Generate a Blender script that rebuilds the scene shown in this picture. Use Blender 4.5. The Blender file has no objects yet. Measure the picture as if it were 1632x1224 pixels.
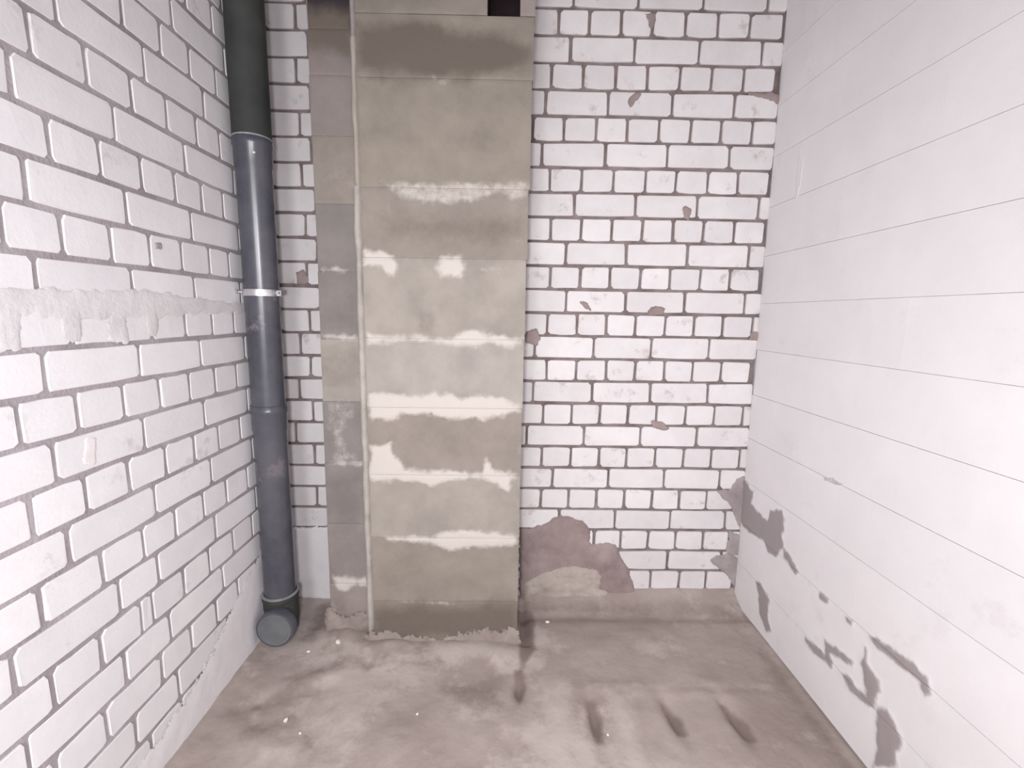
import bpy, bmesh, math, random
from mathutils import Matrix, Vector, noise

random.seed(7)
S = bpy.context.scene

# ------------------------------------------------------------------ camera, world, light, exposure
cam_data = bpy.data.cameras.new('camera')
cam = bpy.data.objects.new('camera', cam_data)
S.collection.objects.link(cam)
cam_data.sensor_width = 36.0
cam_data.lens = 16.47
cam_data.clip_start = 0.02
CAM = Vector((0.0, 0.0, 1.343))
cam.matrix_world = Matrix((
    (0.9998459, -0.0125312, -0.0122931, CAM.x),
    (-0.0103356, 0.1458024, -0.9892597, CAM.y),
    (0.0141890, 0.9892344, 0.1456505, CAM.z),
    (0, 0, 0, 1)))
S.camera = cam

S.view_settings.view_transform = 'Standard'
S.view_settings.look = 'None'
S.view_settings.gamma = 1.0
S.view_settings.use_curve_mapping = False
S.view_settings.exposure = 0.49

world = bpy.data.worlds.new('ambient_fill')  # even fill light from all round, added to lift the side walls
S.world = world
world.use_nodes = True
bg = world.node_tree.nodes['Background']
bg.inputs['Color'].default_value = (1.0, 0.97, 0.99, 1)
bg.inputs['Strength'].default_value = 0.80

def lamp(name, loc, watts, radius, color):
    l = bpy.data.lights.new(name, 'POINT')
    l.energy = watts
    l.shadow_soft_size = radius
    l.color = color
    o = bpy.data.objects.new(name, l)
    o.location = loc
    S.collection.objects.link(o)
    return o
# the torch of the phone that took the picture (a wide cone), and an added fill lamp behind it to brighten the walls
torch = lamp('phone_torch', (-0.08, -0.10, 1.30), 52.0, 0.05, (0.985, 0.985, 1.0))
torch.data.type = 'SPOT'
torch.data.spot_size = math.radians(166)
torch.data.spot_blend = 1.0
torch.rotation_euler = (math.radians(90 - 19), 0, 0)
lamp('fill_lamp', (-0.42, -0.75, 1.30), 50.0, 0.22, (0.985, 0.985, 1.0))

# ------------------------------------------------------------------ measures (metres)
XL, XR, YB, H, CEIL = -0.996, 1.106, 2.067, 1.343, 2.80
YC, YP = 1.76, 1.83          # front of the concrete column, front of the narrow pier

# surveyed joints: bed joint heights (from the lens height), upright joints along each course
Zrel = [1.2152, 1.1155, 1.0147, 0.9152, 0.8135, 0.7142, 0.6143, 0.5135, 0.4135, 0.3138, 0.2139, 0.1129, 0.0122, -0.0872, -0.1879, -0.2884, -0.3881, -0.4881, -0.5883, -0.6889, -0.7891, -0.8882, -0.9881, -1.0897, -1.1899]
BR = [[0.192, 0.316, 0.444, 0.572, 0.704, 0.836, 0.965, 1.101], [0.243, 0.504, 0.765, 1.024], [0.169, 0.298, 0.431, 0.562, 0.695, 0.825, 0.957, 1.088], [0.148, 0.405, 0.669, 0.928], [0.097, 0.225, 0.359, 0.489, 0.62, 0.753, 0.879, 1.01], [0.136, 0.402, 0.661, 0.922], [0.172, 0.306, 0.441, 0.575, 0.704, 0.839, 0.966, 1.101], [0.278, 0.538, 0.801, 1.064], [0.181, 0.311, 0.443, 0.572, 0.705, 0.835, 0.967, 1.1], [0.248, 0.509, 0.774, 1.04], [0.184, 0.314, 0.443, 0.575, 0.704, 0.835, 0.966, 1.095], [0.256, 0.515, 0.774, 1.039], [0.176, 0.307, 0.436, 0.565, 0.695, 0.822, 0.95, 1.081], [0.124, 0.384, 0.639, 0.896], [0.179, 0.309, 0.444, 0.573, 0.704, 0.831, 0.958, 1.091], [0.12, 0.384, 0.646, 0.906], [0.168, 0.296, 0.424, 0.552, 0.681, 0.813, 0.944, 1.073], [0.095, 0.356, 0.612, 0.87], [0.167, 0.299, 0.428, 0.556, 0.686, 0.817, 0.945, 1.075], [0.218, 0.475, 0.733, 0.992], [0.166, 0.295, 0.424, 0.555, 0.683, 0.812, 0.938], [0.254, 0.515, 0.774, 1.033], [0.422, 0.547, 0.676, 0.806, 0.936, 1.058], [0.535, 0.775, 1.031], [0.574, 0.701, 0.836, 0.964]]
BL = {0: -0.858, 1: -0.81, 2: -0.866, 3: -0.811, 4: -0.862, 5: -0.816, 6: -0.862, 8: -0.857, 12: -0.858, 13: -0.904, 14: -0.865, 15: -0.919, 16: -0.863, 17: -0.946, 18: -0.864, 20: -0.865}
LY = {4: [1.336, 1.47, 1.594, 1.727], 6: [1.075, 1.208, 1.341, 1.471, 1.602, 1.724], 8: [1.09, 1.219, 1.349, 1.479, 1.604, 1.72], 10: [0.968, 1.093, 1.225, 1.354, 1.484, 1.618, 1.728], 12: [0.954, 1.088, 1.218, 1.333, 1.473, 1.607, 1.735], 14: [0.948, 1.08, 1.212, 1.341, 1.468, 1.599, 1.727], 16: [0.947, 1.075, 1.204, 1.338, 1.465, 1.594, 1.726], 18: [0.941, 1.095, 1.227, 1.353, 1.486, 1.613, 1.747], 20: [0.94, 1.065, 1.194, 1.235, 1.366, 1.49, 1.63], 22: [1.054, 1.246, 1.374], 3: [1.529], 5: [1.145, 1.397, 1.652], 7: [1.023, 1.274, 1.536], 9: [1.029, 1.287, 1.542], 11: [1.023, 1.281, 1.532], 13: [1.014, 1.278, 1.534], 15: [1.011, 1.27, 1.529], 17: [1.018, 1.284, 1.538], 19: [0.87, 1.133, 1.271, 1.538], 21: [0.874, 1.128, 1.292, 1.555], 23: [1.136, 1.304]}

# outlines of mortar daubs, metres in each wall's own plane
RIGHT = {
    'big': [(2.08,0.602),(2.033,0.6),(1.982,0.575),(1.984,0.524),(1.892,0.502),(1.851,0.508),(1.839,0.555),(1.758,0.59),(1.735,0.561),(1.742,0.491),(1.726,0.453),(1.77,0.384),(1.828,0.376),(1.865,0.406),(1.939,0.393),(2.033,0.386),(2.074,0.407),(2.093,0.531)],
    'streak': [(1.734,0.449),(1.688,0.44),(1.615,0.405),(1.645,0.387),(1.719,0.412)],
    'drip': [(1.895,0.202),(1.86,0.217),(1.782,0.187),(1.789,0.121),(1.752,0.068),(1.781,0.038),(1.842,0.085),(1.865,0.158)],
    'spotA': [(1.505,0.401),(1.46,0.402),(1.457,0.387),(1.501,0.378)],
    'spotB': [(1.378,0.396),(1.344,0.403),(1.348,0.386),(1.37,0.381)],
    'long': [(1.28,0.4),(1.217,0.421),(1.12,0.432),(1.083,0.424),(1.064,0.394),(1.078,0.369),(1.101,0.397),(1.157,0.392),(1.241,0.386)],
    'crackA': [(1.548,0.196),(1.49,0.203),(1.406,0.213),(1.414,0.184),(1.498,0.167),(1.549,0.179)],
    'crackB': [(1.453,0.254),(1.392,0.269),(1.319,0.281),(1.327,0.261),(1.399,0.236),(1.423,0.224),(1.405,0.209),(1.431,0.186)],
    'loop': [(1.368,0.202),(1.335,0.22),(1.295,0.207),(1.26,0.214),(1.272,0.253),(1.291,0.292),(1.284,0.357),(1.264,0.315),(1.224,0.294),(1.214,0.268),(1.227,0.203),(1.271,0.182),(1.316,0.178)],
    'low': [(1.217,0.205),(1.183,0.241),(1.147,0.219),(1.122,0.193),(1.134,0.151),(1.127,0.108),(1.203,0.024),(1.199,0.096),(1.212,0.164)],
    'jA': [(1.561,0.804),(1.508,0.814),(1.45,0.81),(1.467,0.801),(1.545,0.791)],
    'pinkA': [(1.884,1.996),(1.847,1.933),(1.853,1.834),(1.876,1.789),(1.889,1.912)],
}
RED = [(1.093, 1.034), (1.116, 1.031), (1.105, 0.974), (1.079, 0.98)]
DOT = [(1.376, 1.53), (1.398, 1.532), (1.399, 1.518), (1.376, 1.515)]
BACK = {
    'bigL': [(0.074,0.349),(0.135,0.359),(0.193,0.381),(0.259,0.422),(0.324,0.41),(0.369,0.392),(0.4,0.352),(0.396,0.299),(0.417,0.277),(0.476,0.287),(0.521,0.281),(0.547,0.227),(0.597,0.132),(0.629,0.036),(0.633,-0.046),(0.08,-0.057)],
    'ledge': [(0.096,0.096),(0.199,0.151),(0.317,0.178),(0.437,0.163),(0.462,0.131),(0.456,0.067),(0.548,0.032),(0.552,-0.063),(0.081,-0.066)],
    'rA': [(1.063,0.35),(1.116,0.323),(1.123,0.242),(1.085,0.235),(1.051,0.255)],
    'rB': [(0.987,0.207),(1.003,0.224),(1.053,0.235),(1.099,0.222),(1.127,0.195),(1.136,0.085),(1.105,0.071),(1.075,0.126),(1.006,0.18)],
    'rC': [(0.984,0.547),(1.046,0.554),(1.073,0.606),(1.103,0.619),(1.127,0.343),(1.082,0.423),(1.051,0.489)],
    'blobA': [(0.664,0.878),(0.704,0.874),(0.738,0.846),(0.706,0.837),(0.673,0.849)],
    'blobB': [(0.619,1.371),(0.648,1.388),(0.685,1.377),(0.683,1.358),(0.62,1.357)],
    'blobC': [(0.08,1.273),(0.13,1.28),(0.144,1.241),(0.131,1.219),(0.084,1.224)],
    'blobD': [(0.985,2.259),(1.128,2.257),(1.118,2.219),(1.065,2.237)],
    'blobE': [(1.085,1.282),(1.119,1.282),(1.119,1.249),(1.074,1.254)],
    'blobF': [(0.542,2.542),(0.577,2.545),(0.575,2.504),(0.56,2.494)],
    'blobG': [(-0.902,1.506),(-0.874,1.517),(-0.86,1.483),(-0.872,1.464),(-0.898,1.469)],
    'blobH': [(0.318,1.407),(0.346,1.397),(0.366,1.367),(0.344,1.375)],
    'blobI': [(0.508,2.241),(0.538,2.246),(0.497,2.198),(0.488,2.214)],
    'blobJ': [(0.749,1.806),(0.771,1.797),(0.769,1.756),(0.747,1.765)],
    'skimL': [(-0.997,0.348),(-0.747,0.35),(-0.755,-0.007),(-1.015,0.007)],
}
COL = {
    'a': [(-0.457,1.808),(-0.31,1.807),(-0.014,1.817),(0.07,1.816),(0.071,1.763),(0.027,1.752),(-0.033,1.768),(-0.112,1.744),(-0.271,1.729),(-0.33,1.737),(-0.38,1.75),(-0.438,1.775)],
    'b': [(-0.524,1.569),(-0.463,1.57),(-0.422,1.554),(-0.403,1.506),(-0.415,1.476),(-0.465,1.51),(-0.523,1.516)],
    'c': [(-0.238,1.552),(-0.172,1.553),(-0.15,1.519),(-0.172,1.476),(-0.243,1.475),(-0.268,1.518)],
    'd': [(-0.112,1.515),(-0.0,1.522),(0.002,1.508),(-0.081,1.494)],
    'e': [(-0.262,2.154),(-0.208,2.15),(-0.219,2.131),(-0.243,2.122)],
    'e2': [(0.014,1.615),(0.056,1.627),(0.051,1.609),(0.029,1.602)],
    'f': [(-0.518,1.267),(-0.338,1.259),(-0.214,1.255),(-0.183,1.274),(-0.131,1.283),(-0.049,1.272),(0.05,1.258),(0.064,1.234),(0.024,1.216),(-0.048,1.232),(-0.194,1.224),(-0.317,1.243),(-0.519,1.23)],
    'g': [(-0.52,1.039),(-0.477,1.047),(-0.373,1.03),(-0.215,1.045),(-0.163,1.024),(-0.11,1.041),(-0.004,1.026),(0.054,0.998),(0.058,0.976),(-0.004,0.957),(-0.11,0.947),(-0.184,0.946),(-0.29,0.958),(-0.385,0.968),(-0.438,0.941),(-0.52,0.94)],
    'h': [(-0.523,0.833),(-0.446,0.845),(-0.425,0.79),(-0.389,0.748),(-0.324,0.743),(-0.238,0.738),(-0.131,0.728),(-0.087,0.735),(-0.072,0.794),(-0.055,0.749),(0.042,0.728),(0.013,0.66),(-0.066,0.706),(-0.141,0.712),(-0.228,0.699),(-0.282,0.681),(-0.357,0.699),(-0.433,0.696),(-0.527,0.697)],
    'i': [(-0.482,0.463),(-0.383,0.464),(-0.279,0.465),(-0.24,0.487),(-0.163,0.493),(-0.053,0.488),(0.055,0.472),(0.052,0.446),(-0.053,0.425),(-0.163,0.417),(-0.241,0.411),(-0.296,0.44),(-0.46,0.451)],
    'j': [(-0.439,0.193),(-0.22,0.183),(-0.192,0.174),(-0.411,0.179)],
}
PIER = {
    'a': [(-0.711,0.999),(-0.59,1.0),(-0.589,0.909),(-0.633,0.925),(-0.645,0.824),(-0.582,0.757),(-0.714,0.738),(-0.686,0.824),(-0.715,0.908)],
    'b': [(-0.701,1.505),(-0.65,1.517),(-0.604,1.503),(-0.62,1.495),(-0.697,1.498)],
    'c': [(-0.716,1.259),(-0.589,1.257),(-0.582,1.243),(-0.614,1.235),(-0.712,1.249)],
    'd': [(-0.714,0.747),(-0.565,0.753),(-0.562,0.736),(-0.714,0.734)],
    'e': [(-0.718,0.255),(-0.573,0.247),(-0.565,0.201),(-0.617,0.21),(-0.669,0.182),(-0.711,0.2)],
    'f': [(-0.723,0.125),(-0.701,0.03),(-0.632,0.012),(-0.596,0.05),(-0.573,-0.045),(-0.75,-0.095),(-0.732,0.011)],
}

# ------------------------------------------------------------------ materials
def mat(name, c1, c2, rough=0.9, scale=6.0, fine=60.0, bump=0.3, dist=0.004, rnd=0.0,
        stain=None, stain_at=0.62, stain_scale=3.0, spec=0.3, detail=6.0):
    m = bpy.data.materials.new(name)
    m.use_nodes = True
    nt = m.node_tree
    N, L = nt.nodes, nt.links
    b = N['Principled BSDF']
    b.inputs['Roughness'].default_value = rough
    b.inputs['Specular IOR Level'].default_value = spec
    geo = N.new('ShaderNodeNewGeometry')
    n1 = N.new('ShaderNodeTexNoise'); n1.inputs['Scale'].default_value = scale
    n1.inputs['Detail'].default_value = detail; n1.inputs['Roughness'].default_value = 0.62
    L.new(geo.outputs['Position'], n1.inputs['Vector'])
    r = N.new('ShaderNodeValToRGB')
    r.color_ramp.elements[0].position = 0.34; r.color_ramp.elements[0].color = (*c1, 1)
    r.color_ramp.elements[1].position = 0.66; r.color_ramp.elements[1].color = (*c2, 1)
    L.new(n1.outputs['Fac'], r.inputs['Fac'])
    col = r.outputs['Color']
    if stain:
        n3 = N.new('ShaderNodeTexNoise'); n3.inputs['Scale'].default_value = stain_scale
        n3.inputs['Detail'].default_value = 8.0; n3.inputs['Roughness'].default_value = 0.7
        mp = N.new('ShaderNodeMapping'); mp.inputs['Location'].default_value = (3.1, 7.7, 1.9)
        L.new(geo.outputs['Position'], mp.inputs['Vector']); L.new(mp.outputs['Vector'], n3.inputs['Vector'])
        r3 = N.new('ShaderNodeValToRGB')
        r3.color_ramp.elements[0].position = stain_at; r3.color_ramp.elements[0].color = (0, 0, 0, 1)
        r3.color_ramp.elements[1].position = stain_at + 0.08; r3.color_ramp.elements[1].color = (1, 1, 1, 1)
        L.new(n3.outputs['Fac'], r3.inputs['Fac'])
        mx = N.new('ShaderNodeMix'); mx.data_type = 'RGBA'
        mx.inputs['B'].default_value = (*stain, 1)
        L.new(r3.outputs['Color'], mx.inputs['Factor']); L.new(col, mx.inputs['A'])
        col = mx.outputs['Result']
    if rnd:
        oi = N.new('ShaderNodeObjectInfo')
        mr = N.new('ShaderNodeMapRange')
        mr.inputs['To Min'].default_value = 1.0 - rnd; mr.inputs['To Max'].default_value = 1.0
        L.new(oi.outputs['Random'], mr.inputs['Value'])
        hs = N.new('ShaderNodeHueSaturation')
        L.new(mr.outputs['Result'], hs.inputs['Value']); L.new(col, hs.inputs['Color'])
        col = hs.outputs['Color']
    L.new(col, b.inputs['Base Color'])
    n2 = N.new('ShaderNodeTexNoise'); n2.inputs['Scale'].default_value = fine
    n2.inputs['Detail'].default_value = 4.0
    L.new(geo.outputs['Position'], n2.inputs['Vector'])
    bp = N.new('ShaderNodeBump'); bp.inputs['Strength'].default_value = bump
    bp.inputs['Distance'].default_value = dist
    L.new(n2.outputs['Fac'], bp.inputs['Height']); L.new(bp.outputs['Normal'], b.inputs['Normal'])
    return m

M = {
 'brick': mat('silicate_brick', (.75, .715, .725), (.83, .80, .81), .85, 7, 90, .25, .002, rnd=.10,
              stain=(.60, .545, .545), stain_at=.60, stain_scale=10),
 'brick_left': mat('silicate_brick_clean', (.77, .75, .775), (.84, .82, .84), .85, 6, 90, .25, .002, rnd=.08,
              stain=(.66, .62, .64), stain_at=.62, stain_scale=7),
 'mortar': mat('grey_mortar', (.17, .13, .125), (.30, .25, .25), .95, 12, 120, .6, .004),
 'mortar_left': mat('pale_mortar', (.30, .265, .28), (.44, .40, .415), .95, 7, 120, .6, .004),
 'block': mat('aerated_block', (.80, .775, .79), (.845, .82, .835), .9, 5, 140, .2, .0015, rnd=.03,
              stain=(.76, .73, .745), stain_at=.6, stain_scale=3),
 'joint': mat('thin_joint', (.44, .41, .42), (.72, .69, .70), .95, 9, 120, .3, .002),
 'smear': mat('cement_smear', (.32, .275, .28), (.44, .39, .39), .95, 14, 90, .6, .004),
 'smear_brown': mat('brown_cement', (.26, .20, .195), (.38, .31, .30), .95, 7, 70, .6, .004),
 'ledge': mat('dusty_screed', (.36, .31, .27), (.50, .44, .40), .95, 6, 70, .6, .004),
 'lime': mat('light_mortar', (.50, .455, .42), (.66, .61, .575), .95, 12, 90, .5, .003),
 'strip': mat('strip_mortar', (.36, .325, .29), (.56, .515, .475), .95, 9, 90, .5, .003),
 'skim': mat('white_skim', (.76, .73, .75), (.83, .80, .82), .9, 4, 60, .3, .003),
 'floor': mat('rough_screed', (.33, .27, .245), (.45, .385, .355), .9, 2.6, 55, .6, .003,
              stain=(.50, .435, .40), stain_at=.50, stain_scale=2.4, detail=9),
 'foot': mat('ragged_foot', (.25, .21, .19), (.37, .315, .29), .95, 8, 70, .6, .004),
 'dirt': mat('damp_dirt', (.22, .17, .15), (.30, .24, .215), .95, 9, 70, .5, .003),
 'ceiling': mat('concrete_ceiling', (.14, .125, .12), (.20, .185, .175), .95, 3, 60, .4, .003),
 'dark': mat('shaded_hollow', (.012, .006, .008), (.03, .018, .02), .95, 5, 60, .3, .003),
 'chip': mat('white_chip', (.80, .78, .76), (.88, .86, .84), .8, 30, 200, .3, .002),
 'pipe': mat('grey_pipe', (.060, .062, .078), (.105, .103, .122), .27, 5, 200, .08, .001, spec=.5,
             stain=(.17, .15, .17), stain_at=.60, stain_scale=7),
 'pipe_dark': mat('matt_dark_pipe', (.030, .033, .032), (.052, .055, .052), .62, 5, 200, .1, .001, spec=.35),
 'pipe_rim': mat('dusty_pipe_rim', (.20, .20, .21), (.34, .33, .34), .5, 20, 200, .1, .001),
 'plug': mat('grey_plug', (.115, .125, .135), (.165, .175, .18), .55, 9, 150, .15, .001),
}
zinc = mat('zinc_plated_steel', (.62, .62, .64), (.78, .78, .80), .28, 20, 200, .1, .001)
zinc.node_tree.nodes['Principled BSDF'].inputs['Metallic'].default_value = 0.85
M['zinc'] = zinc
def tone(name, c, rnd=0.0, k=.80, stain=None, at=.62):
    M[name] = mat(name, tuple(v * k for v in c), c, .92, 7, 80, .5, .003, rnd=rnd, stain=stain, stain_at=at, stain_scale=5)

# ------------------------------------------------------------------ helpers
def link(name, me, material=None, parent=None):
    o = bpy.data.objects.new(name, me)
    S.collection.objects.link(o)
    if material is not None and len(me.materials) == 0:
        me.materials.append(material)
    if parent is not None:
        o.parent = parent
    return o

def mesh_from(name, verts, faces, material, smooth=False):
    me = bpy.data.meshes.new(name)
    me.from_pydata(verts, [], faces)
    me.materials.append(material)
    if smooth:
        for p in me.polygons: p.use_smooth = True
    me.update()
    return me

def box_mesh(name, x0, x1, y0, y1, z0, z1, material, bevel=0.0, jit=0.0, cuts=0):
    bm = bmesh.new()
    bmesh.ops.create_cube(bm, size=1)
    for v in bm.verts:
        v.co = Vector((x0 + (v.co.x + .5) * (x1 - x0), y0 + (v.co.y + .5) * (y1 - y0), z0 + (v.co.z + .5) * (z1 - z0)))
        if jit: v.co += Vector([random.uniform(-jit, jit) for _ in range(3)])
    if bevel:
        bmesh.ops.bevel(bm, geom=list(bm.edges), offset=bevel, segments=1, affect='EDGES')
    me = bpy.data.meshes.new(name)
    bm.to_mesh(me); bm.free()
    me.materials.append(material)
    return me

def tagged(o, label=None, cat=None, kind=None, group=None):
    if label: o['label'] = label
    if cat: o['category'] = cat
    if kind: o['kind'] = kind
    if group: o['group'] = group
    return o

def N3(x, y, z, s=1.0):
    return noise.noise(Vector((x * s, y * s, z * s)))

def fbm(x, y, z, s=1.0):
    return N3(x, y, z, s) + .5 * N3(x + 9, y, z, 2.1 * s) + .25 * N3(x, y + 5, z, 4.3 * s) + .13 * N3(x, y, z + 3, 9 * s)

def signed_distance(px, py, poly):
    inside, best = False, 1e9
    n = len(poly)
    for i in range(n):
        ax, ay = poly[i]; bx, by = poly[(i + 1) % n]
        if (ay > py) != (by > py) and px < (bx - ax) * (py - ay) / (by - ay) + ax:
            inside = not inside
        dx, dy = bx - ax, by - ay
        t = max(0, min(1, ((px - ax) * dx + (py - ay) * dy) / (dx * dx + dy * dy + 1e-12)))
        best = min(best, math.hypot(px - ax - t * dx, py - ay - t * dy))
    return best if inside else -best

def feathered(m):
    """The same mortar, wiped out thin and broken towards the edge of its daub."""
    n = m.name + '_feathered'
    if n in bpy.data.materials: return bpy.data.materials[n]
    m = m.copy(); m.name = n
    N, L = m.node_tree.nodes, m.node_tree.links
    at = N.new('ShaderNodeAttribute'); at.attribute_name = 'feather'
    geo = N.new('ShaderNodeNewGeometry')
    no = N.new('ShaderNodeTexNoise'); no.inputs['Scale'].default_value = 75; no.inputs['Detail'].default_value = 7
    no.inputs['Roughness'].default_value = .7
    L.new(geo.outputs['Position'], no.inputs['Vector'])
    a = N.new('ShaderNodeMath'); a.operation = 'MULTIPLY_ADD'
    a.inputs[1].default_value = 1.9; L.new(no.outputs['Fac'], a.inputs[0]); a.inputs[2].default_value = -1.0
    b = N.new('ShaderNodeMath'); b.operation = 'MULTIPLY_ADD'
    L.new(at.outputs['Fac'], b.inputs[0]); b.inputs[1].default_value = 1.3; L.new(a.outputs[0], b.inputs[2])
    c = N.new('ShaderNodeMath'); c.operation = 'MULTIPLY_ADD'; c.use_clamp = True
    L.new(b.outputs[0], c.inputs[0]); c.inputs[1].default_value = 14.0; c.inputs[2].default_value = -3.0
    b = c
    L.new(b.outputs[0], N['Principled BSDF'].inputs['Alpha'])
    return m

def patch(name, poly, place, thick, material, parent, edge=.012, rough=.004, res=.0055, seed=0.0, drop=.012, soft=0.0):
    """A daub of mortar standing proud of a wall: a relief grid that sinks into the wall at its ragged outline."""
    xs = [p[0] for p in poly]; ys = [p[1] for p in poly]
    x0, x1, y0, y1 = min(xs) - .012, max(xs) + .012, min(ys) - .012, max(ys) + .012
    res = max(res, math.sqrt((x1 - x0) * (y1 - y0) / 5000))
    nx, ny = int((x1 - x0) / res) + 2, int((y1 - y0) / res) + 2
    verts, keep, fe = [], [], []
    for j in range(ny):
        for i in range(nx):
            a, b = x0 + i * res, y0 + j * res
            d = signed_distance(a, b, poly) + rough * 1.6 * fbm(a, b, seed, 28) + soft * .3
            keep.append(d > -.006)
            fe.append(max(0.0, min(1.0, (d + .004) / max(soft, 1e-6))))
            if d > 0:
                t = min(1, d / edge)
                h = thick * (t * (2 - t)) * (1 + .35 * fbm(a, b, seed + 4, 16)) + .0004
            else:
                h = max(-drop, d * 2.2)
            verts.append(place(a, b, h))
    faces = []
    for j in range(ny - 1):
        for i in range(nx - 1):
            q = (j * nx + i, j * nx + i + 1, (j + 1) * nx + i + 1, (j + 1) * nx + i)
            if all(keep[k] for k in q): faces.append(q)
    used = sorted({k for f in faces for k in f})
    idx = {k: n for n, k in enumerate(used)}
    me = mesh_from(name, [verts[k] for k in used], [tuple(idx[k] for k in f) for f in faces], feathered(material) if soft else material, True)
    if soft:
        at = me.attributes.new('feather', 'FLOAT', 'POINT')
        at.data.foreach_set('value', [fe[k] for k in used])
    return link(name, me, None, parent)

on_back = lambda a, b, h: (a, YB - h, b)
on_right = lambda a, b, h: (XR - h, a, b)
on_left = lambda a, b, h: (XL + h, a, b)
on_col = lambda a, b, h: (a, YC - h, b)
on_pier = lambda a, b, h: (a, YP - h, b)

def relief_sheet(name, a0, a1, b0, b1, res, place, hfun, material):
    na, nb = int((a1 - a0) / res) + 1, int((b1 - b0) / res) + 1
    verts = []
    for j in range(nb + 1):
        for i in range(na + 1):
            a, b = a0 + (a1 - a0) * i / na, b0 + (b1 - b0) * j / nb
            verts.append(place(a, b, hfun(a, b)))
    faces = [(j * (na + 1) + i, j * (na + 1) + i + 1, (j + 1) * (na + 1) + i + 1, (j + 1) * (na + 1) + i)
             for j in range(nb) for i in range(na)]
    return mesh_from(name, verts, faces, material, True)

# ------------------------------------------------------------------ bricks
def brick_mesh(length, material, seed, hh=.0440):
    """Unit brick: long side along x, face towards -y at y=0, body behind it; worn corners, 12 outline points."""
    rr = random.Random(seed)
    hl = length / 2
    c = lambda: rr.uniform(.003, .013)
    j = lambda: rr.uniform(-.0022, .0016)
    pts = []
    for sx, sz in ((-1, -1), (1, -1), (1, 1), (-1, 1)):
        a, b = c(), c()
        p1 = (sx * (hl - a), sz * (hh + j())); p2 = (sx * (hl + j()), sz * (hh - b))
        pts += [p1, p2] if sx * sz > 0 else [p2, p1]
    # order: walk counter-clockwise and add a midpoint on the long sides
    pts = sorted(pts, key=lambda p: math.atan2(p[1] / hh, p[0] / hl))
    mids = [(rr.uniform(-.3, .3) * hl, -hh + j()), (rr.uniform(-.3, .3) * hl, hh + j())]
    pts = sorted(pts + mids, key=lambda p: math.atan2(p[1] / hh, p[0] / hl))
    n = len(pts)
    ch = .0016
    front = []
    for x, z in pts:
        k = max(0.0, 1 - ch / max(abs(x), 1e-3)); kz = 1 - ch / hh
        front.append((x - math.copysign(min(ch, abs(x)), x) if abs(x) > hl * .6 else x, -.0 + rr.uniform(-.0006, .0006), z * kz))
    ring = [(x, .0016, z) for x, z in pts]
    back = [(x, .030, z) for x, z in pts]
    verts = front + ring + back
    faces = [tuple(range(n))]
    for i in range(n):
        k = (i + 1) % n
        faces.append((i, n + i, n + k, k))
        faces.append((n + i, 2 * n + i, 2 * n + k, n + k))
    me = mesh_from('brick', verts, faces, material)
    return me

def brick_set(material, s0):
    return ([brick_mesh(.1195, material, s0 + i) for i in range(7)], [brick_mesh(.249, material, s0 + 50 + i) for i in range(7)])

def lay_course(edges, zc, place, meshes, parent, rr):
    """edges: joint centres along the wall; place(a, z, out) -> location; one object per brick."""
    heads, stretch = meshes
    for a0, a1 in zip(edges[:-1], edges[1:]):
        L = a1 - a0 - rr.uniform(.0095, .0130)
        if L < .016: continue
        kind = heads if L < .19 else stretch
        base = .1195 if L < .19 else .249
        o = bpy.data.objects.new('brick', rr.choice(kind))
        S.collection.objects.link(o)
        o.parent = parent
        o.location = place((a0 + a1) / 2, zc + rr.uniform(-.0008, .0008), rr.uniform(-.0010, .0012))
        o.rotation_euler = (rr.uniform(-.006, .006), rr.uniform(-.006, .006), lay_course.rz + rr.uniform(-.006, .006))
        o.scale = (L / base, 1, 1)

NZ = [H + z for z in Zrel]
def bed(i):
    if i < 0: return NZ[0] - i * .1002
    if i >= len(NZ): return NZ[-1] - (i - len(NZ) + 1) * .1002
    return NZ[i]

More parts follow.
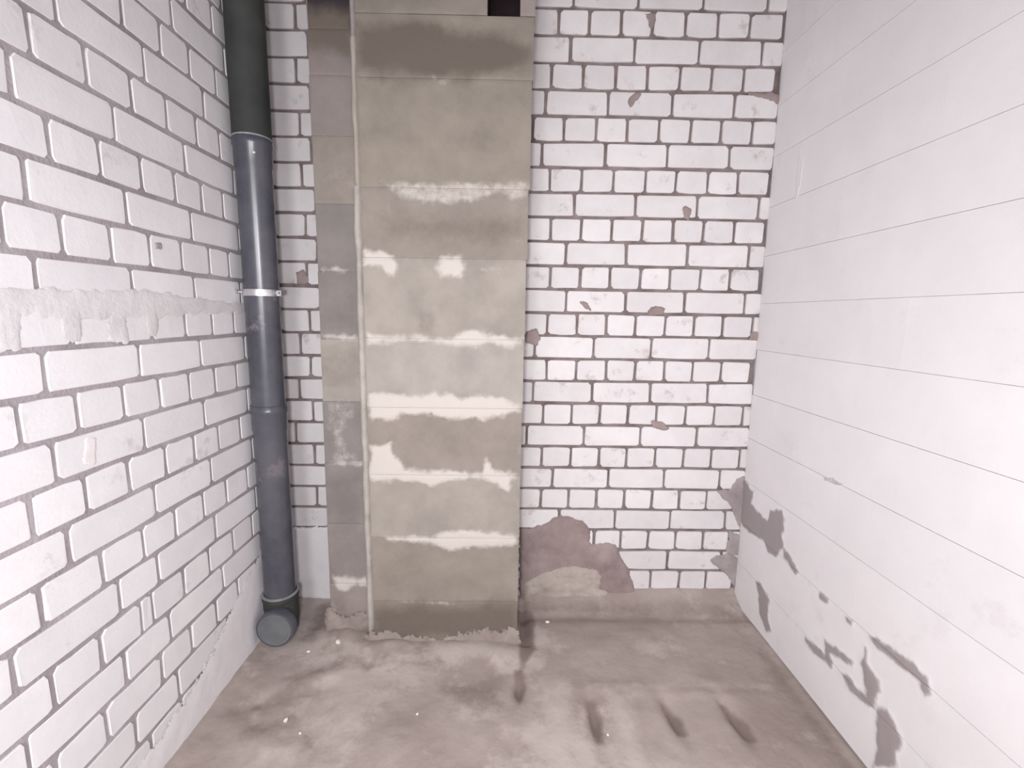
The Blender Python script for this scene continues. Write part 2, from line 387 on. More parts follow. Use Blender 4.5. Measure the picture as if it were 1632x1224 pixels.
def soft_mask(a, b, polys, width, wob, seed, scale=14):
    """0..1: how far inside the nearest of these outlines, fading over width metres."""
    best = 0.0
    for k, poly in enumerate(polys):
        if not (min(p[0] for p in poly) - width < a < max(p[0] for p in poly) + width and
                min(p[1] for p in poly) - width < b < max(p[1] for p in poly) + width): continue
        d = signed_distance(a, b, poly) + wob * fbm(a, b, seed + k, scale)
        best = max(best, min(1.0, max(0.0, .5 + d / width)))
    return best
def set_attr(me, name, vals):
    at = me.attributes.new(name, 'FLOAT', 'POINT')
    at.data.foreach_set('value', vals)
def stained(m, layers):
    """Let a material show stains whose extent is stored on the mesh: layers = (attribute, colour, grain)."""
    N, L = m.node_tree.nodes, m.node_tree.links
    bs = N['Principled BSDF']
    col = bs.inputs['Base Color'].links[0].from_socket
    geo = N.new('ShaderNodeNewGeometry')
    for attr, c, grain in layers:
        at = N.new('ShaderNodeAttribute'); at.attribute_name = attr
        no = N.new('ShaderNodeTexNoise'); no.inputs['Scale'].default_value = 38; no.inputs['Detail'].default_value = 8
        no.inputs['Roughness'].default_value = .68
        L.new(geo.outputs['Position'], no.inputs['Vector'])
        a = N.new('ShaderNodeMath'); a.operation = 'MULTIPLY_ADD'
        L.new(no.outputs['Fac'], a.inputs[0]); a.inputs[1].default_value = grain; a.inputs[2].default_value = -grain / 2
        b = N.new('ShaderNodeMath'); b.operation = 'ADD'
        L.new(at.outputs['Fac'], b.inputs[0]); L.new(a.outputs[0], b.inputs[1])
        r = N.new('ShaderNodeMapRange'); r.interpolation_type = 'SMOOTHSTEP'
        r.inputs['From Min'].default_value = .18; r.inputs['From Max'].default_value = .85
        L.new(b.outputs[0], r.inputs['Value'])
        mx = N.new('ShaderNodeMix'); mx.data_type = 'RGBA'
        L.new(r.outputs['Result'], mx.inputs['Factor']); L.new(col, mx.inputs['A']); mx.inputs['B'].default_value = (*c, 1)
        col = mx.outputs['Result']
    L.new(col, bs.inputs['Base Color'])
stained(M['floor'], (('dirt', (.235, .185, .165), .6), ('dust', (.50, .44, .405), .6)))
DIRT = [[(.292, 1.48), (.325, 1.48), (.335, 1.40), (.325, 1.31), (.300, 1.32), (.295, 1.40)],
        [(.55, 1.48), (.575, 1.49), (.605, 1.40), (.605, 1.34), (.57, 1.34), (.565, 1.42)],
        [(.755, 1.47), (.785, 1.46), (.825, 1.38), (.82, 1.31), (.78, 1.32), (.775, 1.40)],
        [(.045, 1.62), (.08, 1.62), (.085, 1.53), (.06, 1.45), (.04, 1.50)],
        [(.06, 2.0), (.14, 1.97), (.13, 1.72), (.07, 1.60), (.06, 1.8)],
        ]
WIDE_DIRT = [[(-.66, 1.42), (-.60, 1.38), (-.58, 1.28), (-.63, 1.27), (-.67, 1.33)],
        [(-.48, 1.62), (-.30, 1.60), (-.2, 1.64), (-.3, 1.68), (-.47, 1.66)], [(.10, 1.95), (.5, 1.94), (.95, 1.945), (1.08, 1.94), (1.08, 2.01), (.6, 2.02), (.10, 2.02)],
        [(1.00, 1.75), (1.09, 1.78), (1.09, 1.18), (1.03, 1.20), (1.02, 1.45)],
        [(-.93, 1.42), (-.78, 1.58), (-.62, 1.66), (-.66, 1.55), (-.85, 1.38)],
        [(-.84, 1.33), (-.70, 1.45), (-.66, 1.38), (-.80, 1.24)],
        [(-.86, 2.03), (-.74, 2.03), (-.76, 1.72), (-.84, 1.76)],
        [(-.25, 1.55), (.0, 1.58), (.05, 1.42), (-.1, 1.40)], [(-.30, 1.78), (-.12, 1.80), (-.10, 1.73), (-.28, 1.71)]]
DUST = [[(.13, 1.58), (.26, 1.58), (.24, 1.30), (.17, 1.25), (.12, 1.40)], [(.36, 1.52), (.48, 1.50), (.44, 1.28), (.36, 1.30)],
        [(.3, 1.555), (1.0, 1.56), (1.0, 1.52), (.3, 1.515)], [(-.5, 1.76), (-.38, 1.77), (-.36, 1.70), (-.48, 1.69)],
        [(-.22, 1.75), (.03, 1.77), (.03, 1.66), (-.2, 1.67)], [(-.75, 1.30), (-.68, 1.30), (-.70, 1.22), (-.76, 1.22)]]

# ================================================================== STRUCTURE
# floor: trampled screed with footmarks, mounds and a swept-up ridge at the walls
def bump_at(x, y, cx, cy, rx, ry, rot=0.0):
    dx, dy = x - cx, y - cy
    c, s = math.cos(rot), math.sin(rot)
    u, v = (dx * c + dy * s) / rx, (-dx * s + dy * c) / ry
    return math.exp(-(u * u + v * v))
def floor_z(x, y):
    z = .006 * fbm(x, y, 1.7, 2.6) + .003 * fbm(x, y, 4.0, 11) + .0012 * fbm(x, y, 8.0, 34)
    left = max(0, min(1, (-.25 - x) * 2.2)) * max(0, min(1, (1.75 - y) * 3))
    z += left * .007 * abs(fbm(x * 1.5 + y * .7, y * 2.2, 2.2, 5))
    for cx, cy, rx, ry, h, r in (
        (.312, 1.40, .022, .085, -.030, 0), (.580, 1.415, .022, .085, -.028, .12), (.790, 1.385, .022, .080, -.028, .16),
        (.06, 1.52, .022, .055, -.028, 0), (.02, 1.30, .03, .07, -.010, .2), (.20, 1.45, .030, .16, .010, -.1), (.42, 1.42, .035, .12, .010, .1),
        (.44, 1.53, .16, .03, .006, 0), (.68, 1.50, .2, .022, .006, 0),
        (-.47, 1.73, .10, .05, .028, 0), (-.20, 1.74, .20, .06, .022, .1), (-.02, 1.70, .10, .05, .020, 0), (-.66, 1.80, .08, .07, .030, 0),
        (-.40, 1.66, .14, .04, .012, 0), (-.52, 1.65, .018, .03, -.018, 0), (-.62, 1.36, .05, .12, -.014, .5), (-.80, 1.32, .14, .04, .010, -.5),
        (-.78, 1.48, .16, .035, -.010, .35), (-.70, 1.57, .12, .03, .008, .3), (-.35, 1.30, .10, .09, .006, 0),
        (1.05, 1.45, .045, .35, -.006, 0)):
        if abs(x - cx) < 3 * max(rx, ry) and abs(y - cy) < 3 * max(rx, ry):
            z += h * bump_at(x, y, cx, cy, rx, ry, r)
    if x > .04: z += .050 * max(0, (y - 1.955) / .11) ** 1.6 * (.5 + .5 * min(1, max(0, (x - .05) * 2.5)))  # fillet at the back wall
    if x > .04: z -= .012 * math.exp(-((y - 1.94) / .035) ** 2)
    z += .012 * math.exp(-((x - XL) / .03) ** 2)
    # crevice along the column's right side
    z -= .02 * math.exp(-((x - .085) / .022) ** 2) * (1 if y > 1.74 else 0)
    return z
floor = link('floor', relief_sheet('floor', XL - .02, XR + .02, .85, YB + .02, .0115, lambda a, b, h: (a, b, h), floor_z, M['floor']))
tagged(floor, kind='structure')
_co = [v.co for v in floor.data.vertices]
set_attr(floor.data, 'dirt', [max(soft_mask(c.x, c.y, DIRT, .035, .008, 1), .6 * soft_mask(c.x, c.y, WIDE_DIRT, .09, .025, 2, 9)) for c in _co])
set_attr(floor.data, 'dust', [.62 * soft_mask(c.x, c.y, DUST, .06, .015, 5) for c in _co])
near = link('floor', box_mesh('floor', XL - .02, XR + .02, -1.4, .86, -.12, .002, M['floor']))
tagged(near, kind='structure')
ceiling = link('ceiling', box_mesh('ceiling', XL - .1, XR + .1, -1.4, YB + .1, CEIL, CEIL + .12, M['ceiling']))
tagged(ceiling, kind='structure')

# back wall: mortar bed, then every brick
def mortar_back(a, b):
    return -.0085 + .0030 * fbm(a, b, 3, 9) + .0035 * max(0, fbm(a, b, 6, 5) - .35)
wall_back = link('wall_back', relief_sheet('wall_back', XL, XR, -.02, CEIL, .017, on_back, mortar_back, M['mortar']))
tagged(wall_back, kind='structure')
link('wall_core', box_mesh('wall_core', XL - .1, XR + .1, YB + .018, YB + .12, 0, CEIL, M['mortar']), None, wall_back)
rb = random.Random(3)
bset = brick_set(M['brick'], 100)
lay_course.rz = 0.0
for i in range(-3, 26):
    z = (bed(i) + bed(i + 1)) / 2
    pitch = .13 if i % 2 == 0 else .26
    ex = list(BR[i]) if 0 <= i < len(BR) else ([.18 + .13 * k for k in range(8)] if i % 2 == 0 else [.25 + .26 * k for k in range(4)])
    while ex[0] > .055: ex.insert(0, ex[0] - pitch + rb.uniform(-.002, .002))
    ex[0] = max(ex[0], .035)
    while ex[-1] < XR - .003: ex.append(ex[-1] + pitch)
    ex[-1] = XR + .0075
    place = lambda a, zz, out: (a, YB - out, zz)
    lay_course(ex, z, place, bset, wall_back, rb)
    j0 = BL.get(i, -.862 if i % 2 == 0 else -.812)
    el = [j0, j0 + pitch]
    while el[0] > XL + .004: el.insert(0, el[0] - pitch)
    if el[0] < XL: el[0] = XL - .004
    el = [e for e in el if e < -.60]
    if el[-1] < -.70: el.append(-.705)
    lay_course(el, z, place, bset, wall_back, rb)

# left wall
def mortar_left(a, b):
    h = -.0036 + .0018 * fbm(a, b, 13, 8) + .003 * max(0, fbm(a, b, 16, 4) - .3)
    h += .0055 * math.exp(-((b - (H + .012)) / .03) ** 2) * min(1, max(0, (2.1 - a)))   # smeared, nearly flush bed joint
    h += .0035 * max(0, min(1, (a - 1.35) * 1.6))                                         # better filled towards the corner
    return min(h, -.0024)
wall_left = link('wall_left', relief_sheet('wall_left', .42, YB, -.02, CEIL, .017, on_left, mortar_left, M['mortar_left']))
tagged(wall_left, kind='structure')
link('wall_core', box_mesh('wall_core', XL - .12, XL - .018, -1.4, YB + .1, 0, CEIL, M['skim']), None, wall_left)
link('plaster_face', box_mesh('plaster_face', XL - .02, XL, -1.4, .42, 0, CEIL, M['skim']), None, wall_left)
rl = random.Random(5)
lset = brick_set(M['brick_left'], 300)
lay_course.rz = math.pi / 2
for i in range(-3, 26):
    z = (bed(i) + bed(i + 1)) / 2
    pitch = .13 if i % 2 == 0 else .26
    ey = list(LY[i]) if i in LY else ([1.08 + .13 * k for k in range(5)] if i % 2 == 0 else [1.02, 1.278, 1.535])
    if i == 24: ey = [1.05, 1.18, 1.31, 1.44]
    while ey[0] > .44: ey.insert(0, ey[0] - pitch + rl.uniform(-.002, .002))
    ey[0] = .425
    while ey[-1] < YB - .004: ey.append(ey[-1] + pitch + rl.uniform(-.002, .002))
    ey[-1] = YB + .004
    lay_course(ey, z, lambda a, zz, out: (XL + out, a, zz), lset, wall_left, rl)

# right wall of large aerated blocks
wall_right = link('wall_right', box_mesh('wall_right', XR + .0045, XR + .12, -1.4, YB + .1, 0, CEIL, M['joint']))
tagged(wall_right, kind='structure')
stained(M['block'], (('cement', (.37, .325, .33), .8),))
def right_block(a, b, z0, z1, d):
    """A block of the right wall that carries daubs of cement: fine front face, the cement standing proud."""
    res = .0068
    a_ = max(a, .95)
    ny, nz = max(2, int((b - a_) / res)), max(2, int((z1 - z0) / res))
    ys = ([a] if a < a_ else []) + [a_ + (b - .0001 - a_) * i / ny for i in range(ny + 1)]
    w = len(ys)
    polys = [RIGHT[n] for n in RIGHT if n not in ('pinkA', 'jA')]
    verts, cem = [], []
    for j in range(nz + 1):
        z = z0 + (z1 - z0) * j / nz
        for y in ys:
            m = soft_mask(y, z, polys, .022, .007, 200, 26)
            verts.append((XR - d - .0028 * m * (1 + .4 * fbm(y, z, 8, 24)), y, z)); cem.append(m)
    faces = [(j * w + i, (j + 1) * w + i, (j + 1) * w + i + 1, j * w + i + 1) for j in range(nz) for i in range(w - 1)]
    rim0 = list(range(w)) + [j * w + w - 1 for j in range(1, nz + 1)] + [nz * w + i for i in range(w - 2, -1, -1)] + [j * w for j in range(nz - 1, 0, -1)]
    rim = []
    for k in rim0: rim.append(len(verts)); verts.append(verts[k]); cem.append(cem[k])
    n = len(verts)
    for k in rim: verts.append((XR + .05, verts[k][1], verts[k][2])); cem.append(cem[k])
    for i in range(len(rim)):
        k = (i + 1) % len(rim)
        faces.append((rim[i], rim[k], n + k, n + i))
    me = mesh_from('block', verts, faces, M['block'])
    for p in me.polygons[:(w - 1) * nz]: p.use_smooth = True
    set_attr(me, 'cement', cem)
    link('block', me, None, wall_right)
rr_ = random.Random(9)
row_joint = {-4: 1.869, 0: 1.456, 1: 1.246, 2: 1.47, 4: 1.28}
for r in range(-8, 6):
    z1 = H - .1366 - r * .20052; z0 = z1 - .20052
    if z1 > CEIL: z1 = CEIL
    if z0 < 0: z0 = 0
    off = row_joint.get(r, 1.0 + rr_.uniform(0, .6))
    es = [off]
    while es[0] > -1.39: es.insert(0, es[0] - .6)
    while es[-1] < YB: es.append(es[-1] + .6)
    es[0] = max(es[0], -1.4); es[-1] = YB - .002
    for a, b in zip(es[:-1], es[1:]):
        if b - a < .02: continue
        d = rr_.uniform(0, .0004)
        if b > 1.0 and z0 < .85:
            right_block(a, b, z0 + .0009, z1 - .0009, d)
            continue
        link('block', box_mesh('block', XR - d, XR + .05, a + .0001, b - .0001, z0 + .0007, z1 - .0007, M['block']), None, wall_right)

# ================================================================== daubs of mortar on the walls
for k, (n, poly) in enumerate(RIGHT.items()):
    if n not in ('pinkA', 'jA'): continue
    m = M['lime'] if n in ('pinkA',) else M['smear']
    if n in ('pinkA', 'jA'):
        patch('mortar_smear', poly, on_right, .0010, M['block' if n == 'pinkA' else 'joint'], wall_right, .006, .004, .0045, k, .004)
    else:
        patch('mortar_smear', poly, on_right, .0030, m, wall_right, .007, .0045, .0045, k, .003, .017)
for k, (n, poly) in enumerate(BACK.items()):
    nm, m, t, e = 'mortar_blob', M['smear_brown'], .006, .007
    if n == 'bigL': nm, t, e = 'mortar_patch', .013, .02
    if n == 'ledge': nm, m, t, e = 'mortar_ledge', M['ledge'], .024, .04
    if n in ('rA', 'rB', 'rC'): nm, m, t = 'mortar_patch', M['smear'], .006
    if n == 'skimL': nm, m, t, e = 'plaster_skim', M['skim'], .005, .01
    patch(nm, poly, on_back, t, m, wall_back, e, .005, .005, 20 + k, .014, .016 if n == 'bigL' else .03 if n == 'ledge' else .016)
patch('plaster_skim', [(2.08, .43), (1.82, .37), (1.62, .27), (1.44, .16), (1.20, .10), (.45, .05), (.45, -.02), (2.08, -.02)],
      on_left, .004, M['skim'], wall_left, .06, .010, .01, 40, .003, .09)

M['pale_smear'] = mat('pale_smear', (.62, .595, .61), (.74, .71, .725), .95, 12, 90, .5, .003)
M['red_mark'] = mat('faint_red_mark', (.76, .70, .71), (.81, .77, .78), .95, 30, 90, .3, .002)
for k, poly in enumerate((
    [(.78, 1.325), (1.2, 1.322), (1.6, 1.338), (1.98, 1.345), (1.98, 1.365), (1.6, 1.374), (1.3, 1.392), (1.1, 1.378), (.78, 1.375)],
    [(1.065, 1.27), (1.11, 1.27), (1.115, 1.34), (1.07, 1.34)], [(1.19, 1.27), (1.245, 1.26), (1.24, 1.34), (1.20, 1.34)],
    [(1.32, 1.275), (1.345, 1.27), (1.36, 1.34), (1.315, 1.34)], [(.93, 1.26), (.97, 1.26), (.975, 1.34), (.935, 1.34)])):
    patch('mortar_smear', poly, on_left, .0012, M['pale_smear'], wall_left, .02, .006, .006, 150 + k, .002, .022)
patch('red_mark', RED, on_left, .0012, M['red_mark'], wall_left, .01, .004, .004, 160, .002, .02)
patch('mortar_blob', DOT, on_left, .003, M['smear'], wall_left, .005, .002, .003, 161, .003, .006)
# ================================================================== concrete block column
column = bpy.data.objects.new('block_column', None)
S.collection.objects.link(column)
column.location = (-.22, 1.9, 0)
tagged(column, 'broad column of stacked grey concrete blocks with pale mortar bands against the back wall', 'column')
def under(o, root):
    o.parent = root
    o.location = o.location - root.location
    return o
tone('concrete_dirt', (.205, .17, .145)); tone('concrete_foot', (.25, .215, .185)); tone('concrete_low', (.30, .262, .225), stain=(.24, .205, .18)); tone('concrete_mid', (.36, .325, .29), stain=(.32, .285, .25))
tone('concrete_pale', (.39, .355, .325)); tone('concrete_brown', (.30, .262, .232), stain=(.335, .30, .265)); tone('concrete_tan', (.295, .26, .222), stain=(.26, .228, .19))
tone('concrete_damp', (.165, .142, .122), stain=(.20, .176, .148), at=.5); tone('concrete_top', (.27, .24, .21), stain=(.34, .31, .26))
tone('column_mortar', (.36, .33, .30)); tone('concrete_violet', (.27, .235, .222)); tone('concrete_slate', (.255, .232, .22))
tone('concrete_rose', (.33, .285, .268)); tone('concrete_void_dark', (.050, .038, .046), stain=(.09, .07, .066))
LIME = {'col': [(COL[n], 1.0 if n in ('g', 'h', 'i', 'b') else .85 if n in ('c', 'f') else .55) for n in COL],
        'pier': [(PIER[n], .8 if n != 'a' else .38) for n in PIER]}
DAMP_VOID = {'col': [([(-.53, 2.17), (-.45, 2.15), (-.30, 2.14), (-.12, 2.15), (.0, 2.17), (.085, 2.20), (.085, 2.27), (-.02, 2.29), (-.15, 2.31), (-.33, 2.33), (-.53, 2.32)], .10, .95),
                ([(-.53, 2.36), (-.30, 2.37), (-.12, 2.45), (-.12, 2.6), (-.53, 2.6)], .10, .5),
                ([(-.50, 2.02), (-.30, 1.99), (-.10, 2.03), (.04, 1.97), (.03, 1.90), (-.2, 1.88), (-.46, 1.92)], .12, .35),
                ([(-.54, .0), (-.54, .17), (-.36, .19), (-.2, .17), (-.05, .20), (.07, .16), (.07, .0)], .10, .75),
                ([(-.54, .24), (-.54, .40), (-.3, .42), (-.28, .30), (-.4, .22)], .12, .35),
                ([(-.34, 1.27), (-.28, 1.26), (-.25, 1.30), (-.27, 1.36), (-.33, 1.35)], .05, .4),
                ([(-.5, .80), (-.3, .82), (-.05, .84), (.05, .82), (.05, .90), (-.2, .93), (-.5, .91)], .10, .3),
                ([(-.45, 1.60), (-.1, 1.57), (.07, 1.61), (.07, 1.71), (-.2, 1.73), (-.48, 1.70)], .12, .5),
                ([(-.57, 1.90), (-.515, 1.92), (-.52, 2.06), (-.57, 2.05)], .05, .5)],
        'pier': [([(-.74, 2.27), (-.55, 2.24), (-.55, 2.40), (-.74, 2.40)], .10, .9), ([(-.74, .50), (-.60, .47), (-.55, .56), (-.58, .72), (-.74, .72)], .12, .4),  # first pier patch feathers the lower edge of the painted void
                 ([(-.74, 1.80), (-.62, 1.74), (-.56, 1.85), (-.58, 2.0), (-.74, 1.95)], .12, .35), ([(-.74, 1.04), (-.56, 1.02), (-.56, 1.22), (-.74, 1.23)], .06, .35),
                 ([(-.74, 1.26), (-.56, 1.25), (-.56, 1.47), (-.74, 1.47)], .06, .35), ([(-.74, .02), (-.74, .18), (-.66, .2), (-.64, .04)], .08, .4)]}
def block(x0, x1, y0, y1, z0, z1, m, root, key='col', res=.0065):
    """One block: an uneven, stained front face with smears of mortar standing proud of it, and plain sides."""
    nx, nz = max(2, int((x1 - x0) / res)), max(2, int((z1 - z0) / res))
    verts, damp_void, lime = [], [], []
    for j in range(nz + 1):
        for i in range(nx + 1):
            x, z = x0 + (x1 - x0) * i / nx, z0 + (z1 - z0) * j / nz
            lm = 0.0
            for k, (poly, w) in enumerate(LIME[key]):
                lm = max(lm, w * soft_mask(x, z, [poly], .034, .012, 30 + k, 20))
            dm = 0.0
            for k, (poly, wd, w) in enumerate(DAMP_VOID[key]):
                dm = max(dm, w * soft_mask(x, z, [poly], wd, wd * .28, 60 + k, 8))
            e = min(x - x0, x1 - x, z - z0, z1 - z)
            worn = .0016 * max(0, 1 - e / .004)
            y = y0 + worn + .0016 * fbm(x, z, 3, 7) - .0032 * lm * (1 + .4 * fbm(x, z, 8, 20))
            verts.append((x, y, z)); damp_void.append(dm * (1 - .8 * lm)); lime.append(lm)
    w = nx + 1
    faces = [(j * w + i, j * w + i + 1, (j + 1) * w + i + 1, (j + 1) * w + i) for j in range(nz) for i in range(nx)]
    rim0 = list(range(w)) + [j * w + nx for j in range(1, nz + 1)] + [nz * w + i for i in range(nx - 1, -1, -1)] + [j * w for j in range(nz - 1, 0, -1)]
    rim = []
    for k in rim0: rim.append(len(verts)); verts.append(verts[k]); damp_void.append(damp_void[k]); lime.append(lime[k])
    n = len(verts)
    for k in rim: verts.append((verts[k][0], y1, verts[k][2])); damp_void.append(damp_void[k]); lime.append(lime[k])
    for i in range(len(rim)):
        k = (i + 1) % len(rim)
        faces.append((rim[i], n + i, n + k, rim[k]))
    me = mesh_from('block', verts, faces, M[m])
    for p in me.polygons[:nx * nz]: p.use_smooth = True
    set_attr(me, 'damp_void', damp_void); set_attr(me, 'lime', lime)
    return under(link('block', me), root)
for _n in list(M):
    if _n.startswith('concrete_') and _n != 'concrete_damp':
        stained(M[_n], (('damp_void', (.15, .125, .105), .35), ('lime', (.57, .525, .49), .9)))
cz = [0.0, .187, .461, .721, .988, 1.251, 1.543, 1.787, 2.149, 2.348]
cm = ['concrete_foot', 'concrete_low', 'concrete_mid', 'concrete_brown', 'concrete_pale', 'concrete_mid', 'concrete_brown', 'concrete_tan', 'concrete_tan']
cxr = [.057, .058, .059, .061, .064, .067, .071, .076, .080, .083]
for k, m in enumerate(cm):
    block(-.529, cxr[k], YC, YB - .006, cz[k] + .0004, cz[k + 1] - .0004, m, column)
# top course: cut round the square hole
block(-.529, -.080, YC, YB - .006, 2.351, CEIL - .001, 'concrete_top', column)
block(.032, .083, YC, YB - .006, 2.351, CEIL - .001, 'concrete_rose', column)
block(-.0785, .0305, YC, YB - .006, 2.56, CEIL - .001, 'concrete_top', column)
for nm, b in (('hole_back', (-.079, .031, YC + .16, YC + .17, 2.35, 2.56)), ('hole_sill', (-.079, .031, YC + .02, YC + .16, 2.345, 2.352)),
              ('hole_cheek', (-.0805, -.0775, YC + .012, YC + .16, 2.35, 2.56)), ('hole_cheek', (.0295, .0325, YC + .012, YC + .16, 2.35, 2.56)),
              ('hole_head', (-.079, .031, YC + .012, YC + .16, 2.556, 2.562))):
    under(link(nm, box_mesh(nm, *b, M['dark'])), column)  # near-black lining paints in the deep shade of the hole
under(link('mortar_core', box_mesh('mortar_core', -.524, .052, YC + .004, YB - .004, 0, 2.35, M['column_mortar'])), column)
# ragged mortar foot of the column
foot = [(-.56, -.02), (-.56, .03), (-.50, .05), (-.42, .03), (-.33, .02), (-.25, .01), (-.17, .035), (-.08, .06), (0, .055), (.05, .065), (.062, .03), (.062, -.02)]
under(patch('mortar_foot', foot, on_col, .012, M['foot'], None, .06, .012, .006, 77, .004, .05), column)

# ================================================================== narrow pier beside it
pier = bpy.data.objects.new('block_pier', None)
S.collection.objects.link(pier)
pier.location = (-.64, 1.94, 0)
tagged(pier, 'narrow set-back pier of dark grey blocks between the drain pipe and the broad column', 'pier')
pz = [0.0, .218, .483, .742, .995, 1.240, 1.496, 1.743, 1.980, 2.184, 2.335]
pm = ['concrete_rose', 'concrete_violet', 'concrete_slate', 'concrete_slate', 'concrete_mid', 'concrete_slate', 'concrete_slate', 'concrete_brown', 'concrete_violet', 'concrete_violet', 'concrete_void_dark']  # top block painted near-black to stand in for a dark void
pxl = [-.731, -.730, -.729, -.727, -.724, -.722, -.720, -.721, -.722, -.720, -.716, -.712]
pz.append(CEIL)
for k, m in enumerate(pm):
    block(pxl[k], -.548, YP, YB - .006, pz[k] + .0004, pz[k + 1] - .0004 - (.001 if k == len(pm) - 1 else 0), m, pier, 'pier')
under(link('mortar_core', box_mesh('mortar_core', -.70, -.55, YP + .004, YB - .004, 0, CEIL - .01, M['column_mortar'])), pier)
# uprights: the pale mortar strip between pier and column, and the dark fill at the pier's outer edge
def strip(name, x0, x1, z0, z1, y0, depth, m, root, seed, wob=.006, sx=.006):
    nz = int((z1 - z0) / .014); cols = 7
    verts = []
    for j in range(nz + 1):
        z = z0 + (z1 - z0) * j / nz
        a = x0 + wob * fbm(z, seed, 0, 7); b = x1 + wob * fbm(z, seed, 5, 7)
        for i in range(cols):
            t = i / (cols - 1)
            y = y0 + depth * (1 - math.sin(math.pi * min(max(t, 0), 1)) ** .6) + .002 * fbm(t, z, seed, 9)
            verts.append((a + (b - a) * t, y, z))
    faces = [(j * cols + i, j * cols + i + 1, (j + 1) * cols + i + 1, (j + 1) * cols + i) for j in range(nz) for i in range(cols - 1)]
    return under(link(name, mesh_from(name, verts, faces, m, True)), root)
strip('mortar_strip', -.576, -.530, .02, 1.80, 1.792, .04, M['strip'], pier, 1.3, .004)
strip('mortar_strip', -.574, -.531, 1.80, 2.30, 1.800, .05, M['ledge'], pier, 2.3, .005)
strip('mortar_strip', -.570, -.531, 2.30, CEIL - .01, 1.800, .05, M['smear'], pier, 4.3, .005)
strip('mortar_fill', -.765, -.722, .10, CEIL - .01, 1.90, .16, M['smear_brown'], pier, 3.3, .006)
pf = [(-.76, -.02), (-.75, .05), (-.735, .10), (-.70, .085), (-.66, .06), (-.62, .085), (-.575, .07), (-.53, .10), (-.52, -.02)]
under(patch('mortar_foot', pf, on_pier, .02, M['foot'], None, .05, .014, .006, 78, .006, .045), pier)

# ================================================================== drain pipe
PX, PY = -.922, 1.80
pipe = bpy.data.objects.new('drain_pipe', None)
S.collection.objects.link(pipe)
pipe.location = (PX, PY, 0)
tagged(pipe, 'dark grey plastic drain pipe standing upright in the white brick corner', 'pipe')
def lathe(name, profile, m, parent, seg=40, loc=(0, 0, 0)):
    verts, faces = [], []
    for r, z in profile:
        for k in range(seg):
            t = 2 * math.pi * k / seg
            verts.append((r * math.cos(t), r * math.sin(t), z))
    for j in range(len(profile) - 1):
        for k in range(seg):
            n = (k + 1) % seg
            faces.append((j * seg + k, j * seg + n, (j + 1) * seg + n, (j + 1) * seg + k))
    me = mesh_from(name, verts, faces, m, True)
    o = link(name, me, None, parent)
    o.location = loc
    md = o.modifiers.new('edges', 'EDGE_SPLIT'); md.split_angle = math.radians(32)
    return o
def section(z0, z1, m, ring, r=.0605):
    """A length of pipe whose socket (bead, shoulder) is at its top, z1."""
    body = [(r, z0), (r, z1 - .105), (r + .0035, z1 - .095), (r + .0035, z1 - .034), (r + .0065, z1 - .029), (r + .0065, z1 - .012), (r + .0035, z1 - .007), (r + .0035, z1), (r - .001, z1)]
    s = lathe('pipe_section', body, m, pipe)
    lathe('socket_lip', [(r + .0036, z1 - .0055), (r + .0048, z1 - .004), (r + .0048, z1 + .0005), (r + .002, z1 + .0015), (r - .001, z1 + .0015)], ring, s)
    return s
section(.17, .985, M['pipe'], M['pipe'])
section(.97, 1.955, M['pipe'], M['pipe_rim'])
top = lathe('pipe_section', [(.0645, 1.94), (.0645, 2.60), (.068, 2.61), (.068, CEIL)], M['pipe_dark'], pipe)
tagged(top, 'matt black upper length')
# bend and inspection plug at the foot
bend = bpy.data.meshes.new('pipe_bend')
def tube(name, pts, radii, m, parent, seg=36, cap=False, axis=None):
    verts, faces = [], []
    prev = None
    for i, p in enumerate(pts):
        p = Vector(p)
        d = (Vector(pts[min(i + 1, len(pts) - 1)]) - Vector(pts[max(i - 1, 0)])).normalized()
        if axis: d = Vector(axis)
        u = Vector((1, 0, 0)); u = (u - d * u.dot(d)).normalized(); w = d.cross(u)
        for k in range(seg):
            t = 2 * math.pi * k / seg
            verts.append(p + (u * math.cos(t) + w * math.sin(t)) * radii[i])
    for i in range(len(pts) - 1):
        for k in range(seg):
            n = (k + 1) % seg
            faces.append((i * seg + k, i * seg + n, (i + 1) * seg + n, (i + 1) * seg + k))
    if cap: faces.append(tuple((len(pts) - 1) * seg + k for k in range(seg)))
    o = link(name, mesh_from(name, verts, faces, m, True), None, parent)
    md = o.modifiers.new('edges', 'EDGE_SPLIT'); md.split_angle = math.radians(35)
    return o
lathe('bend_socket', [(.058, .150), (.0665, .150), (.0665, .176), (.070, .180), (.070, .196), (.068, .200), (.062, .200)], M['pipe_dark'], pipe)
lathe('socket_lip', [(.0685, .196), (.0705, .199), (.0705, .203), (.0625, .2045)], M['pipe_rim'], pipe)
cx, cz_ = .018, .097
arc = [(0, 0, .155)] + [(cx * k / 8, -.062 * (1 - math.cos(k / 8 * math.pi / 2)), cz_ + .045 * (1 - math.sin(k / 8 * math.pi / 2)) + .0 ) for k in range(0, 9)] + [(cx, -.085, cz_)]
tube('pipe_bend', arc, [.066] * 10 + [.066], M['pipe_dark'], pipe)
tube('bend_heel', [(0, .02, .15), (0, .015, .09), (0, .01, .03), (0, .005, .012)], [.060, .062, .056, .03], M['pipe_dark'], pipe, cap=True)
tube('plug_collar', [(cx, -.060, cz_), (cx, -.062, cz_), (cx, -.098, cz_), (cx, -.100, cz_), (cx, -.100, cz_), (cx, -.094, cz_)], [.067, .0735, .0745, .0735, .067, .0665], M['pipe'], pipe, axis=(0, -1, 0))
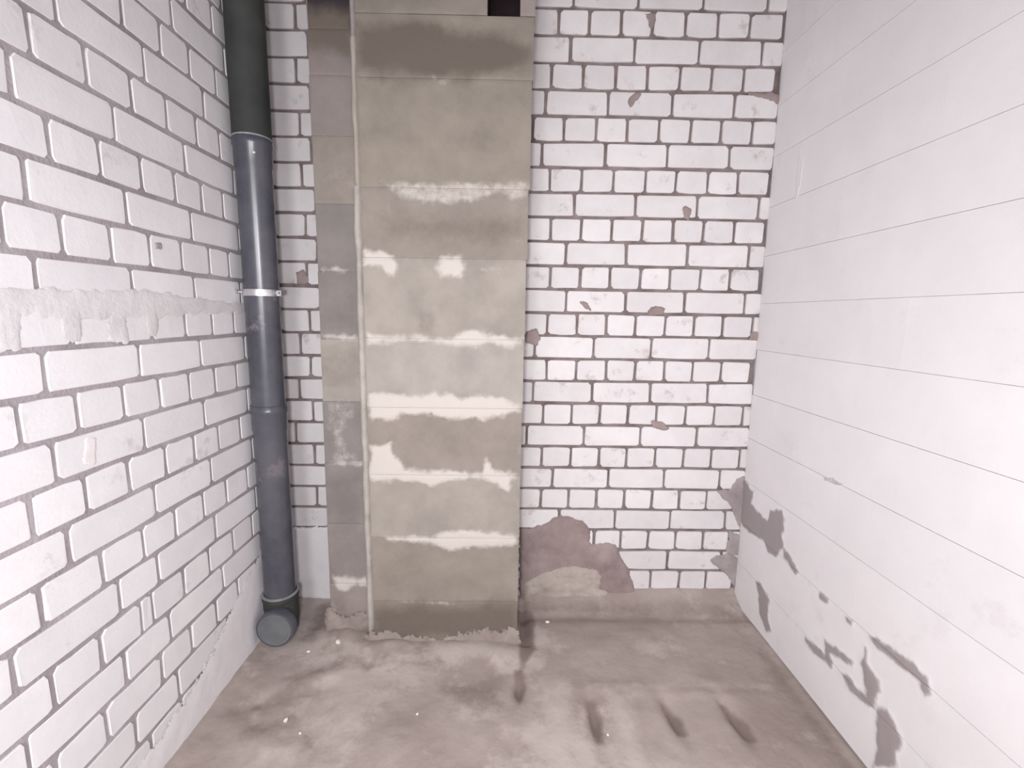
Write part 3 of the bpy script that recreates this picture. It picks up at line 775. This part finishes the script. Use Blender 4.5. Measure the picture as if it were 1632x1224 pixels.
plug = tube('inspection_plug', [(cx, -.090, cz_), (cx, -.096, cz_), (cx, -.1005, cz_), (cx, -.1035, cz_), (cx, -.1035, cz_), (cx, -.1015, cz_), (cx, -.1015, cz_ )], [.0668, .0668, .0664, .0645, .056, .0545, .02], M['plug'], pipe, cap=True, axis=(0, -1, 0))
tagged(plug, 'round lighter grey end plug')
fl = link('paint_fleck', box_mesh('paint_fleck', -.026 + .052, -.017 + .052, -.0572, -.0500, 1.889, 1.895, M['chip'], .001), None, pipe)
# clamp
zc = 1.411
clamp = lathe('pipe_clamp', [(.0612, zc - .012), (.0640, zc - .012), (.0646, zc - .006), (.0646, zc + .006), (.0640, zc + .012), (.0612, zc + .012)], M['zinc'], pipe)
tagged(clamp, 'shiny zinc-plated clamp band')
def bar(name, p0, p1, r, m, parent, seg=10):
    p0, p1 = Vector(p0), Vector(p1)
    d = (p1 - p0); L = d.length
    bm = bmesh.new()
    bmesh.ops.create_cone(bm, cap_ends=True, segments=seg, radius1=r, radius2=r, depth=L)
    me = bpy.data.meshes.new(name)
    q = Vector((0, 0, 1)).rotation_difference(d.normalized()).to_matrix().to_4x4()
    bm.transform(Matrix.Translation((p0 + p1) / 2) @ q)
    bm.to_mesh(me); bm.free(); me.materials.append(m)
    return link(name, me, None, parent)
for s, nm in ((-1, 'clamp_lug'), (1, 'clamp_lug')):
    x = s * .0625
    lug = link(nm, box_mesh(nm, x - (.008 if s < 0 else 0), x + (0 if s < 0 else .013), -.010, .010, zc - .011, zc + .011, M['zinc'], .002), None, clamp)
bar('clamp_screw', (.070, -.022, zc), (.070, .018, zc), .0035, M['zinc'], clamp, 8)
bar('screw_head', (.070, -.027, zc), (.070, -.021, zc), .0065, M['zinc'], clamp, 6)
bar('wall_rod', (XL - PX - .01, -.040, zc + .004), (-.052, -.034, zc + .002), .0045, M['zinc'], clamp, 10)
bar('rod_nut', (XL - PX + .001, -.041, zc + .004), (XL - PX + .007, -.040, zc + .004), .0085, M['smear'], clamp, 6)

# ================================================================== crumbs lying on the floor
def chip_mesh(size, seed):
    rr = random.Random(seed)
    bm = bmesh.new()
    bmesh.ops.create_icosphere(bm, subdivisions=1, radius=1)
    for v in bm.verts:
        v.co *= rr.uniform(.72, 1.15)
        v.co = Vector((v.co.x * size, v.co.y * size * .75, max(v.co.z, -.55) * size * .6))
    me = bpy.data.meshes.new('plaster_chip'); bm.to_mesh(me); bm.free()
    me.materials.append(M['chip'])
    return me
for k, (x, y, s, lab) in enumerate((
    (.194, 1.895, .011, 'white plaster chip on the floor at the foot of the back wall'),
    (-.720, 1.385, .010, 'largest white plaster chip on the churned screed in front of the drain pipe'),
    (-.653, 1.343, .006, 'tiny white crumb lying just in front of the larger chip before the pipe'),
    (-.287, 1.407, .006, 'small pale crumb on the open floor before the broad column'),
    (-.668, 1.735, .016, 'thick white mortar lump at the foot of the narrow pier'),
    (-.775, 1.700, .007, 'small white crumb beside the pipe bend on the floor'),
    (.345, 1.34, .006, 'tiny white crumb beside the long dent in the floor'),
)):
    o = link('plaster_chip', chip_mesh(s, k))
    o.location = (x, y, floor_z(x, y) + s * .22)
    o.rotation_euler = (0, 0, k * 1.3)
    tagged(o, lab, 'chip')
